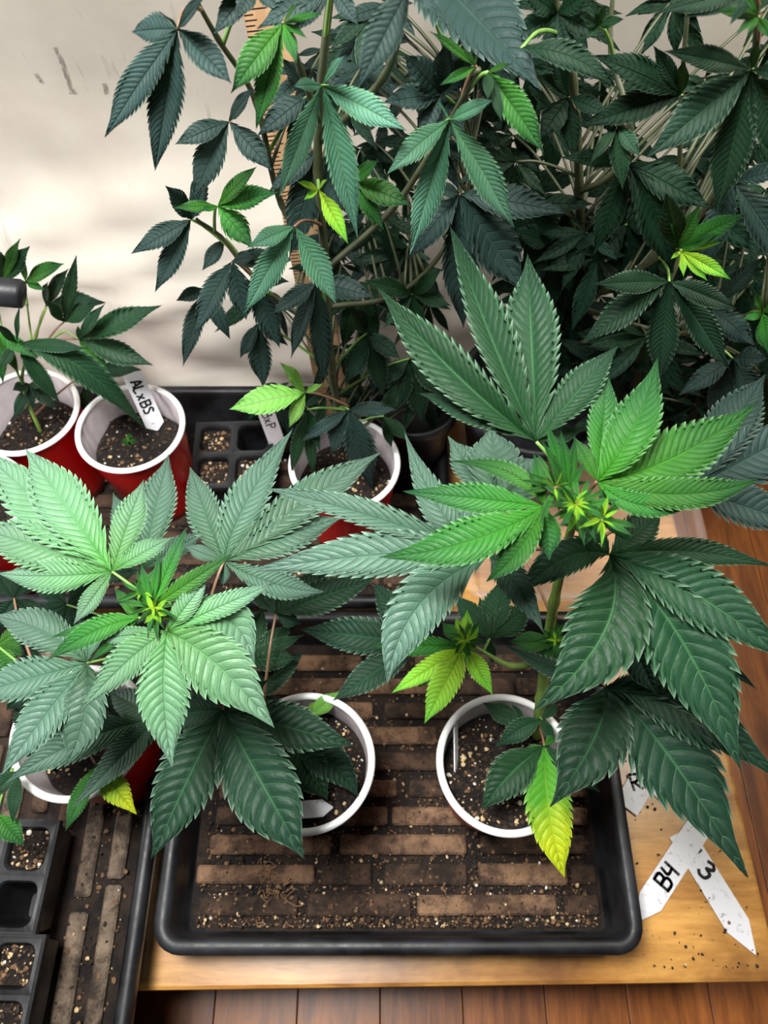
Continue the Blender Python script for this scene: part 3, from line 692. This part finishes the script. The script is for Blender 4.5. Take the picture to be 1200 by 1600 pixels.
LZ(PA, 348, 1109, .222, [(238, 1341, 100, D(d=-.02)), (476, 1341, 118, D(d=-.016)), (553, 1165, 74), (250, 1118, 58), (420, 1062, 30)], 'dark', hi=True)
LZ(PA, 245, 1123, .178, [(8, 1224, 58, D(c=(125, 1158))), (113, 1263, 46, D(c=(190, 1180))), (194, 1198, 32), (170, 1080, 50), (222, 1175, 24)], 'grey')
LZ(PA, 431, 960, .205, [(392, 900, 38), (436, 893, 44), (512, 893, 52), (588, 902, 56), (470, 975, 26)], 'dark', petm=M_petr)
LZ(PA, 378, 1032, .19, [(464, 975, 30), (477, 991, 22), (462, 1028, 46), (412, 950, 46), (350, 990, 30)], 'mature')
LZ(PA, 384, 1098, .175, [(475, 1019, 46), (430, 1090, 30), (350, 1040, 30)], 'dark', petm=M_petr)
LZ(PA, 452, 1166, .142, [(512, 1250, 68, D(c=(480, 1200))), (466, 1250, 30), (560, 1245, 60, D(c=(515, 1190), m='dark'))], 'mature', att=PZ(460, 1180, .115))
LZ(PA, 482, 1120, .132, [(530, 1080, 26), (498, 1095, 18)], 'lime', att=PZ(462, 1175, .12))
LZ(PA, 105, 945, .205, [(58, 905, 36), (152, 962, 38), (95, 998, 36), (150, 905, 34), (50, 965, 30)], 'deep')
LZ(PA, 330, 940, .225, [(255, 905, 30), (300, 1010, 34), (395, 945, 32), (372, 1010, 30)], 'deep')
# --- dark vigorous plant, front right
PB = Plant('tall dark-green plant with large drooping leaves in the right foreground', PZ(838, 1150, 0.100),
  [[PZ(838, 1150, 0.100), PZ(846, 1090, 0.16), PZ(852, 1030, .20), PZ(866, 940, .27), PZ(884, 860, .32), PZ(902, 792, .372)],
   [PZ(852, 1030, .20), PZ(800, 1040, .20), PZ(740, 1010, .205)]], 0.0042)
LZ(PB, 838, 690, .402, [(702, 351, 62, D(c=(764, 520), d=.015, f=.9)), (825, 398, 92, D(d=.02, f=.35)), (591, 449, 70, D(c=(708, 580), d=.005, f=.7)), (655, 615, 46, D(c=(740, 642), f=.4)), (966, 540, 60, D(d=.01)), (912, 668, 34)], 'mature', up=.25)
LZ(PB, 933, 752, .398, [(948, 579, 52, D(d=.012)), (1028, 560, 74, D(c=(988, 672), d=.01)), (1183, 629, 86, D(c=(1058, 712))), (1188, 748, 56, D(c=(1062, 772))), (1100, 774, 42, D(c=(1010, 790))), (967, 797, 22), (896, 682, 26, D(d=.006))], 'fresh')
LZ(PB, 850, 791, .392, [(629, 768, 48), (702, 721, 30, D(c=(795, 738))), (594, 871, 72, D(c=(735, 845), d=-.02)), (760, 909, 46, D(c=(812, 858), d=-.02, f=.7)), (858, 875, 44), (834, 708, 24, D(d=.012)), (823, 731, 10, D(d=.01))], 'fresh')
LZ(PB, 888, 770, .398, [(852, 654, 18, D(d=.022)), (876, 672, 18, D(d=.022)), (846, 688, 16, D(d=.018)), (899, 680, 16, D(d=.02)), (864, 715, 14, D(d=.014)), (912, 722, 12, D(d=.012))], 'fresh', nt=15)
LZ(PB, 912, 785, .392, [(990, 850, 22, D(m='fresh')), (968, 826, 18), (930, 850, 20), (905, 842, 18), (950, 800, 18), (872, 812, 18), (980, 832, 12), (885, 835, 14)], 'young', nt=14)
LZ(PB, 898, 788, .405, [(880, 765, 10), (918, 765, 10), (885, 805, 10), (925, 790, 12), (905, 815, 11), (870, 790, 9), (915, 808, 8)], 'young', nt=7, defd=.006)
LZ(PB, 952, 866, .345, [(834, 1110, 122, D(c=(945, 985), d=-.03)), (1157, 1203, 128, D(c=(1065, 1000), d=-.035)), (1240, 1040, 96, D(c=(1090, 930))), (1207, 886, 46, D(c=(1080, 862))), (803, 933, 64, D(c=(885, 872), d=-.015)), (1033, 801, 58), (872, 820, 26, D(c=(925, 830)))], 'mature')
LZ(PB, 946, 1073, .25, [(860, 1261, 112, D(c=(930, 1150), d=-.02)), (1166, 1370, 134, D(c=(1045, 1180), d=-.025)), (1222, 1222, 90, D(c=(1080, 1115))), (1038, 1064, 36), (783, 1003, 30, D(c=(868, 1048), f=.6))], 'dark', petm=M_petr)
LZ(PB, 978, 990, .285, [(1183, 1078, 44, D(c=(1080, 1010))), (1026, 1085, 54), (985, 1055, 42), (1060, 960, 44)], 'dark')
LZ(PB, 765, 868, .345, [(384, 893, 76, D(c=(600, 866), d=-.02)), (413, 763, 44, D(c=(560, 800), f=.55)), (605, 1068, 92, D(c=(655, 945), d=-.03)), (850, 988, 54, D(c=(800, 905), d=-.02)), (632, 675, 54, D(c=(690, 800)))], 'grey')
LZ(PB, 1078, 764, .34, [(1195, 586, 80), (1250, 672, 100), (1250, 822, 78), (1110, 690, 50)], 'slate', defd=-.01)
LZ(PB, 775, 792, .27, [(700, 683, 58), (768, 668, 90), (845, 715, 70), (700, 800, 50)], 'grey')
LZ(PB, 655, 1006, .20, [(470, 984, 62), (519, 1096, 52), (583, 910, 50)], 'dark')
LZ(PB, 726, 1010, .225, [(663, 1131, 50, D(d=-.01)), (612, 1083, 34), (653, 1075, 26), (578, 1008, 36, D(m='fresh')), (770, 1086, 32), (690, 972, 24, D(m='fresh'))], 'young', nt=14)
LZ(PB, 728, 1006, .232, [(730, 952, 20), (711, 962, 14), (748, 976, 16), (705, 1000, 14), (745, 1015, 14), (728, 1035, 18), (710, 1022, 12)], 'young', nt=10, defd=.004)
LZ(PB, 765, 998, .205, [(828, 945, 48), (749, 932, 20), (770, 1037, 16), (785, 905, 46), (712, 930, 40)], 'mature')
LZ(PB, 866, 1006, .235, [(795, 1002, 34), (880, 1042, 24), (872, 972, 20), (842, 1030, 26), (900, 1030, 20)], 'fresh', nt=13)
LZ(PB, 820, 1134, .145, [(754, 1098, 32), (800, 1100, 16)], 'mature', att=PZ(842, 1128, .13))
LZ(PB, 846, 1124, .15, [(773, 1168, 34, D(c=(812, 1140))), (872, 1100, 18), (866, 1158, 18)], 'mature', att=PZ(843, 1120, .14))
LZ(PB, 850, 1165, .152, [(753, 1266, 62, D(c=(795, 1212))), (882, 1371, 74, D(c=(858, 1270), m='yellow', d=-.012)), (939, 1239, 36), (812, 1185, 20, D(m='fresh')), (868, 1148, 14, D(m='fresh'))], 'mature', att=PZ(842, 1135, .13))
def bud(pl, x, y, z, r, n, mats, seed, wpx=.17, lift=.012, a0=0, a1=360):
    rg = random.Random(seed)
    for ring in range(3):
        k = max(4, n//(ring+1)); tips = []
        for i in range(k):
            a = math.radians(a0+(a1-a0)*(i+rg.uniform(-.35, .35))/k); L = r*(1-.28*ring)*rg.uniform(.7, 1.15)
            tips.append((x+L*math.cos(a), y+L*math.sin(a), max(5, L*wpx), D(d=lift*(ring*.6)+rg.uniform(-.003, .004), f=.6)))
        LZ(pl, x+rg.uniform(-2, 2), y+rg.uniform(-2, 2), z+.003*ring, tips, mats[ring], nt=8, pr=.0007)
bud(PB, 902, 790, .402, 62, 12, ['fresh', 'fresh', 'young'], 1)
bud(PB, 940, 812, .396, 52, 9, ['fresh', 'young', 'young'], 2, .2)
bud(PB, 868, 760, .398, 58, 9, ['fresh', 'fresh', 'young'], 3, .17, .016)
bud(PA, 240, 950, .318, 52, 10, ['fresh', 'fresh', 'young'], 4)
bud(PA, 222, 925, .312, 44, 7, ['fresh', 'fresh', 'young'], 5)
bud(PB, 727, 1000, .235, 34, 9, ['fresh', 'young', 'young'], 6, .25, .004)
bud(PB, 868, 1000, .24, 32, 8, ['fresh', 'fresh', 'young'], 7, .25, .004)
# --- small plant in the hidden cup, lower left
PC = Plant('small leafy plant in the hidden cup of the lower left tray', base_of('C', .093), [[base_of('C', .093), PZ(120, 1150, .15), PZ(90, 1120, .19), PZ(60, 1060, .2)], [PZ(120, 1150, .15), PZ(150, 1180, .16)]], .002)
LZ(PC, 150, 1195, .155, [(214, 1273, 40, D(m='yellow')), (102, 1299, 30), (170, 1240, 16)], 'fresh')
LZ(PC, 30, 1205, .15, [(20, 1287, 24), (58, 1195, 26, D(m='fresh')), (-10, 1240, 30)], 'mature')
LZ(PC, -4, 1272, .135, [(38, 1321, 34), (-30, 1300, 30)], 'fresh', att=PZ(20, 1200, .14))
LZ(PC, 22, 935, .21, [(-12, 985, 40), (-8, 890, 40), (66, 975, 40), (48, 895, 36)], 'deep')
LZ(PC, -5, 1008, .20, [(36, 1022, 40), (20, 1060, 36), (50, 970, 24)], 'fresh')
LZ(PC, 70, 1150, .17, [(20, 1100, 40), (110, 1080, 40), (130, 1130, 36), (30, 1180, 36), (90, 1210, 30)], 'deep')
LZ(PC, 60, 1060, .18, [(10, 1110, 36), (110, 1040, 40), (85, 1120, 36), (40, 1010, 36)], 'deep')
LZ(PC, 180, 1120, .165, [(230, 1090, 30), (150, 1060, 36), (200, 1180, 30)], 'deep')
# --- slender plant at the left edge, by the wall
PD = Plant('slender young plant with narrow leaves in the cup at the left picture edge', base_of('D', .09),
  [[base_of('D', .09), PY(35, 600, .398), PY(50, 540, .40), PY(72, 480, .42)], [PY(45, 570, .398), PY(95, 520, .40), PY(122, 530, .395)], [PY(50, 540, .40), PY(38, 440, .43)], [PY(35, 600, .398), PY(10, 540, .39), PY(-5, 470, .41)]], .0018, stem_mat=M_stem)
LY(PD, 27, 537, .385, [(228, 672, 46, D(c=(130, 577))), (137, 545, 24), (95, 631, 28), (0, 577, 18), (31, 478, 13), (-8, 505, 14)], 'mature', hi=True)
LY(PD, 123, 530, .40, [(240, 571, 38, D(m='mature')), (253, 477, 38, D(m='mature')), (164, 475, 20, D(m='mature')), (171, 586, 26), (122, 508, 8)], 'fresh')
LY(PD, 100, 503, .42, [(120, 397, 22), (153, 473, 28), (70, 468, 20)], 'mature')
LY(PD, 72, 478, .44, [(166, 473, 36), (108, 419, 24), (75, 440, 18)], 'dark')
LY(PD, 40, 440, .44, [(101, 412, 28), (70, 454, 14), (36, 400, 14)], 'fresh')
LY(PD, 2, 440, .44, [(47, 384, 30), (32, 372, 20, D(m='fresh')), (-14, 375, 28)], 'mature')
LY(PD, 150, 578, .43, [(222, 578, 28), (118, 672, 20), (165, 570, 12)], 'dark')
LY(PD, 45, 600, .40, [(22, 655, 18), (52, 640, 14), (90, 640, 20), (20, 610, 20), (78, 600, 18)], 'dark')
LY(PD, -5, 520, .39, [(60, 560, 24), (30, 585, 18), (5, 600, 20)], 'fresh')
# --- sprout
PE = Plant('tiny green sprout in the cup with the leaning tag', PZ(200, 692, .098), [[PZ(200, 694, .097), PZ(200, 688, .106)]], .0008)
LZ(PE, 200, 687, .107, [(216, 694, 9), (188, 690, 8), (204, 676, 8), (196, 700, 8)], 'fresh', nt=6, att=PZ(200, 690, .102), pr=.0006)

# --- tall bushy plant in the middle
T1s = [[PZ(540, 705, .098), PY(516, 560, .35), PY(510, 430, .35), PY(497, 268, .34), PY(503, 120, .335), PY(520, -40, .33)],
       [PY(515, 440, .35), PY(440, 320, .36), PY(400, 160, .36), PY(340, 60, .34), PY(290, -30, .33)],
       [PY(514, 520, .35), PY(435, 470, .36), PY(385, 420, .36), PY(345, 370, .36), PY(306, 342, .36)],
       [PY(503, 200, .34), PY(470, 110, .32), PY(445, 30, .30)],
       [PY(510, 420, .35), PY(610, 330, .34), PY(690, 210, .32), PY(725, 150, .30), PY(748, 108, .29)],
       [PY(512, 480, .35), PY(620, 460, .36), PY(700, 380, .37), PY(740, 250, .38), PY(690, 60, .38)],
       [PY(500, 220, .34), PY(600, 120, .3), PY(640, -40, .24)]]
PT1 = Plant('tall bushy dark-green plant tied by the wooden measuring stick, upper middle', PZ(540, 705, .098), T1s, .0034, stem_mat=M_stemd)
LY(PT1, 503, 134, .300, [(558, 370, 50), (436, 308, 40), (635, 204, 46), (458, 135, 22), (540, 86, 20)], 'teal', hi=True)
LY(PT1, 703, 187, .300, [(640, 397, 46), (803, 356, 50), (604, 273, 40), (772, 156, 26), (681, 162, 24)], 'teal', hi=True)
LY(PT1, 460, 354, .310, [(381, 490, 44), (525, 475, 46), (386, 387, 30)], 'teal', hi=True)
LY(PT1, 443, 36, .290, [(361, 146, 48), (400, 203, 40), (464, 100, 22), (466, 5, 14), (505, 22, 14), (480, 60, 12)], 'fresh', hi=True)
LY(PT1, 278, 45, .285, [(165, 214, 54), (242, 268, 56), (362, 131, 50), (206, 50, 44, D(d=.01)), (320, -4, 26), (248, 18, 20)], 'slate', hi=True)
LY(PT1, 358, 190, .355, [(273, 226, 34), (303, 308, 50), (425, 267, 40), (396, 138, 24)], 'slate')
LY(PT1, 299, 343, .36, [(204, 397, 34), (242, 457, 36), (258, 290, 34), (330, 262, 40)], 'slate')
LY(PT1, 340, 322, .33, [(436, 300, 36), (396, 388, 42), (270, 325, 18), (402, 260, 26), (312, 330, 12)], 'fresh')
LY(PT1, 363, 408, .35, [(304, 522, 42), (385, 500, 40), (402, 400, 22), (440, 400, 30)], 'slate')
LY(PT1, 322, 452, .37, [(275, 470, 24), (286, 573, 32), (360, 530, 28)], 'slate')
LY(PT1, 352, 372, .37, [(316, 423, 24)], 'slate')
LY(PT1, 395, 440, .355, [(437, 543, 42), (365, 480, 24), (452, 440, 24)], 'slate')
LY(PT1, 403, 505, .37, [(412, 605, 42), (375, 560, 22), (450, 540, 22)], 'slate')
LY(PT1, 494, 441, .34, [(505, 601, 40), (425, 490, 30), (585, 465, 40), (455, 560, 30)], 'slate')
LY(PT1, 497, 235, .35, [(452, 400, 56), (535, 330, 44), (420, 300, 34)], 'slate')
LY(PT1, 498, 296, .30, [(544, 381, 28), (464, 284, 12), (474, 313, 10), (512, 280, 8)], 'young', nt=10, hi=True)
LY(PT1, 552, 283, .33, [(642, 321, 40), (592, 250, 22), (600, 360, 30)], 'fresh')
LY(PT1, 645, 460, .36, [(570, 438, 30), (600, 512, 24), (705, 478, 24), (660, 545, 26), (690, 420, 24)], 'mature')
LY(PT1, 645, -30, .25, [(558, 140, 58), (690, 20, 40), (600, -40, 40)], 'slate', hi=True)
LZ(PT1, 632, -75, .475, [(846, 144, 128, D(d=-.01)), (700, 30, 60)], 'slate', hi=True)
LY(PT1, 762, 113, .285, [(849, 239, 50), (762, 156, 18, D(m='mature')), (784, 192, 20, D(m='mature')), (800, 100, 12)], 'fresh', hi=True)
LY(PT1, 743, 104, .285, [(671, 49, 18), (686, 134, 16), (725, 80, 14), (748, 80, 12)], 'fresh', nt=10, hi=True)
LY(PT1, 688, 148, .37, [(630, 85, 50), (600, 160, 44), (740, 90, 40), (700, 60, 34), (655, 215, 30)], 'slate')
LY(PT1, 718, 303, .36, [(724, 513, 62), (637, 405, 48), (887, 333, 50), (818, 455, 76), (670, 290, 24)], 'slate')
LY(PT1, 482, 148, .37, [(403, 212, 42), (450, 250, 36), (440, 90, 30)], 'slate')
LY(PT1, 398, -25, .33, [(334, 54, 38), (300, -10, 30), (370, 30, 30), (445, 20, 30)], 'slate')
LY(PT1, 520, -20, .32, [(402, 45, 44), (452, 55, 30), (560, 40, 30)], 'slate')
# lower bush
LY(PT1, 477, 613, .335, [(358, 640, 48), (452, 668, 24), (437, 566, 24), (505, 600, 12)], 'lime', att=PY(545, 635, .345))
LY(PT1, 545, 640, .34, [(582, 765, 48, D(c=(563, 700))), (518, 708, 40), (470, 690, 22), (620, 640, 26)], 'slate')
LY(PT1, 480, 640, .34, [(500, 705, 18), (455, 740, 24), (490, 745, 20)], 'mature', att=PY(540, 640, .345))
LY(PT1, 600, 650, .35, [(612, 700, 18), (640, 690, 20), (620, 600, 26)], 'mature')
LY(PT1, 575, 520, .36, [(600, 620, 34), (540, 600, 34), (625, 560, 30), (545, 480, 30)], 'dark')
LY(PT1, 560, 440, .37, [(535, 545, 34), (590, 540, 34), (630, 490, 30), (510, 500, 26)], 'mature')
LY(PT1, 640, 560, .37, [(610, 650, 40), (660, 660, 40), (700, 620, 34), (590, 600, 28)], 'dark')
# --- tall plant at the right
T2s = [[(0.135, .405, .125), PY(900, 480, .40), PY(905, 300, .39), PY(895, 130, .38), PY(870, 20, .37), PY(860, -60, .36)],
       [PY(900, 480, .40), PY(1000, 420, .36), PY(1046, 380, .34), PY(1060, 300, .34), PY(1065, 140, .34), PY(1080, -50, .34)],
       [PY(905, 300, .39), PY(960, 270, .36), PY(985, 200, .34), PY(955, 80, .36), PY(960, -40, .37)],
       [PY(1000, 420, .36), PY(1100, 330, .33), PY(1160, 200, .30), PY(1178, 100, .28), PY(1185, -40, .27)],
       [PY(900, 480, .40), PY(1050, 520, .38), PY(1140, 500, .36), PY(1195, 480, .35)]]
PT2 = Plant('tall dense dark plant with many drooping leaves, upper right', (0.135, .405, .125), T2s, .0034, stem_mat=M_stemd)
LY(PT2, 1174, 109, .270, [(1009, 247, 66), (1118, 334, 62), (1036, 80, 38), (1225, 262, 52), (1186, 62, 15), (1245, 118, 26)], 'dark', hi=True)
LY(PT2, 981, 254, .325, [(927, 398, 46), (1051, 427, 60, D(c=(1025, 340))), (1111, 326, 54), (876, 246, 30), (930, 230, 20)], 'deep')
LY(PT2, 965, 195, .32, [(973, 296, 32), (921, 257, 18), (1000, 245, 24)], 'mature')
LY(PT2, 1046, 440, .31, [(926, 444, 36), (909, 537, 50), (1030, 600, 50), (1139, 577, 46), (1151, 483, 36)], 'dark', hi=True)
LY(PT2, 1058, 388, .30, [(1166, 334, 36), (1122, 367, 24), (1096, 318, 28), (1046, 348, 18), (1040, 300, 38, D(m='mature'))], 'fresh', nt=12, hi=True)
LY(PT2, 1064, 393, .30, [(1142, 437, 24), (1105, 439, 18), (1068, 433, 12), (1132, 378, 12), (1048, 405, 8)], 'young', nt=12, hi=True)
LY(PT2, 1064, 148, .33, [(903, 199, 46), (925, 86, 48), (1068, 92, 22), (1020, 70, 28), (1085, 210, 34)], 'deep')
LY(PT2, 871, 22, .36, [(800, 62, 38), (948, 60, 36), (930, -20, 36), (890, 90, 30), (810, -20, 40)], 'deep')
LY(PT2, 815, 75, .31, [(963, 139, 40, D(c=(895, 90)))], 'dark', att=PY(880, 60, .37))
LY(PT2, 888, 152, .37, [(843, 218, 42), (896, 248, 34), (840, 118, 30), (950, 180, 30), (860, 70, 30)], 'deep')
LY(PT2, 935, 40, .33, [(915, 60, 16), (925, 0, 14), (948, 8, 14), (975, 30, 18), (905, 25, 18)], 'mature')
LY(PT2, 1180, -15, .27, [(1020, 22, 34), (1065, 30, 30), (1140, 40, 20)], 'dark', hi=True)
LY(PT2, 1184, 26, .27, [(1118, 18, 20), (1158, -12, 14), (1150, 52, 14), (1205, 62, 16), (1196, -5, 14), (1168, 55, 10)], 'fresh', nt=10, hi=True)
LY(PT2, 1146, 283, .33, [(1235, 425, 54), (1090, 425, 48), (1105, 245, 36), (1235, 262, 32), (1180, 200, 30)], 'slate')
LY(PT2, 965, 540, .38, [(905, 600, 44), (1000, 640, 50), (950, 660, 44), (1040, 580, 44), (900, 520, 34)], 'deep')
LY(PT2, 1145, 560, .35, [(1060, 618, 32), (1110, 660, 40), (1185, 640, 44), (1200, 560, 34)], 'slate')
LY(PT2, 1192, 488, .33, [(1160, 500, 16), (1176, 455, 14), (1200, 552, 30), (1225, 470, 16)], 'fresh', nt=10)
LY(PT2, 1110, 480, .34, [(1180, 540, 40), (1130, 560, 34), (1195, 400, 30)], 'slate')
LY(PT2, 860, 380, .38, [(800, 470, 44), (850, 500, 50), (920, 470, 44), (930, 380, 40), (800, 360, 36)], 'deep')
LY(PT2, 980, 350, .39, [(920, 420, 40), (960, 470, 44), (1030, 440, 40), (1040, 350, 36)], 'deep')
# unnamed foliage deeper in: every leaf is an own leaf with own leaflets, turned at random
def wild(pl, x, y, Y, R, mats, rg, down=0.5):
    k = rg.choice((5, 5, 7)); a0 = rg.gauss(math.pi/2, 0.55); tips = []      # image angle, y down
    for i in range(k):
        q = (i-(k-1)/2)/((k-1)/2); a = a0+q*rg.uniform(1.75, 2.1); L = R*(1-0.62*abs(q)**1.6)*rg.uniform(.88, 1.1)
        tips.append((x+L*math.cos(a), y+L*math.sin(a)*0.9+6, L*rg.uniform(.22, .30), D(d=rg.uniform(-.03, .015))))
    LY(pl, x, y, Y, tips, rg.choice(mats), nt=8, petm=M_stemd)
rg = random.Random(5)
GAPS = [(950, 75, 46), (1120, 50, 50), (1055, 118, 24), (885, 285, 36), (1015, 235, 22), (1062, 492, 30), (985, 385, 18), (1015, 160, 22), (830, 45, 22), (1000, 30, 20)]
GAP1 = [(655, 60, 40), (800, 490, 40), (650, 560, 26), (440, 330, 22), (770, 430, 24), (445, 560, 30), (700, 460, 22)]
def clear_of(gaps, x, y, R):
    # foliage opens where the pale wall is seen through it
    return all(math.hypot(x-a, (y+R*.35)-b) > r*.75+R*.34 for a, b, r in gaps)
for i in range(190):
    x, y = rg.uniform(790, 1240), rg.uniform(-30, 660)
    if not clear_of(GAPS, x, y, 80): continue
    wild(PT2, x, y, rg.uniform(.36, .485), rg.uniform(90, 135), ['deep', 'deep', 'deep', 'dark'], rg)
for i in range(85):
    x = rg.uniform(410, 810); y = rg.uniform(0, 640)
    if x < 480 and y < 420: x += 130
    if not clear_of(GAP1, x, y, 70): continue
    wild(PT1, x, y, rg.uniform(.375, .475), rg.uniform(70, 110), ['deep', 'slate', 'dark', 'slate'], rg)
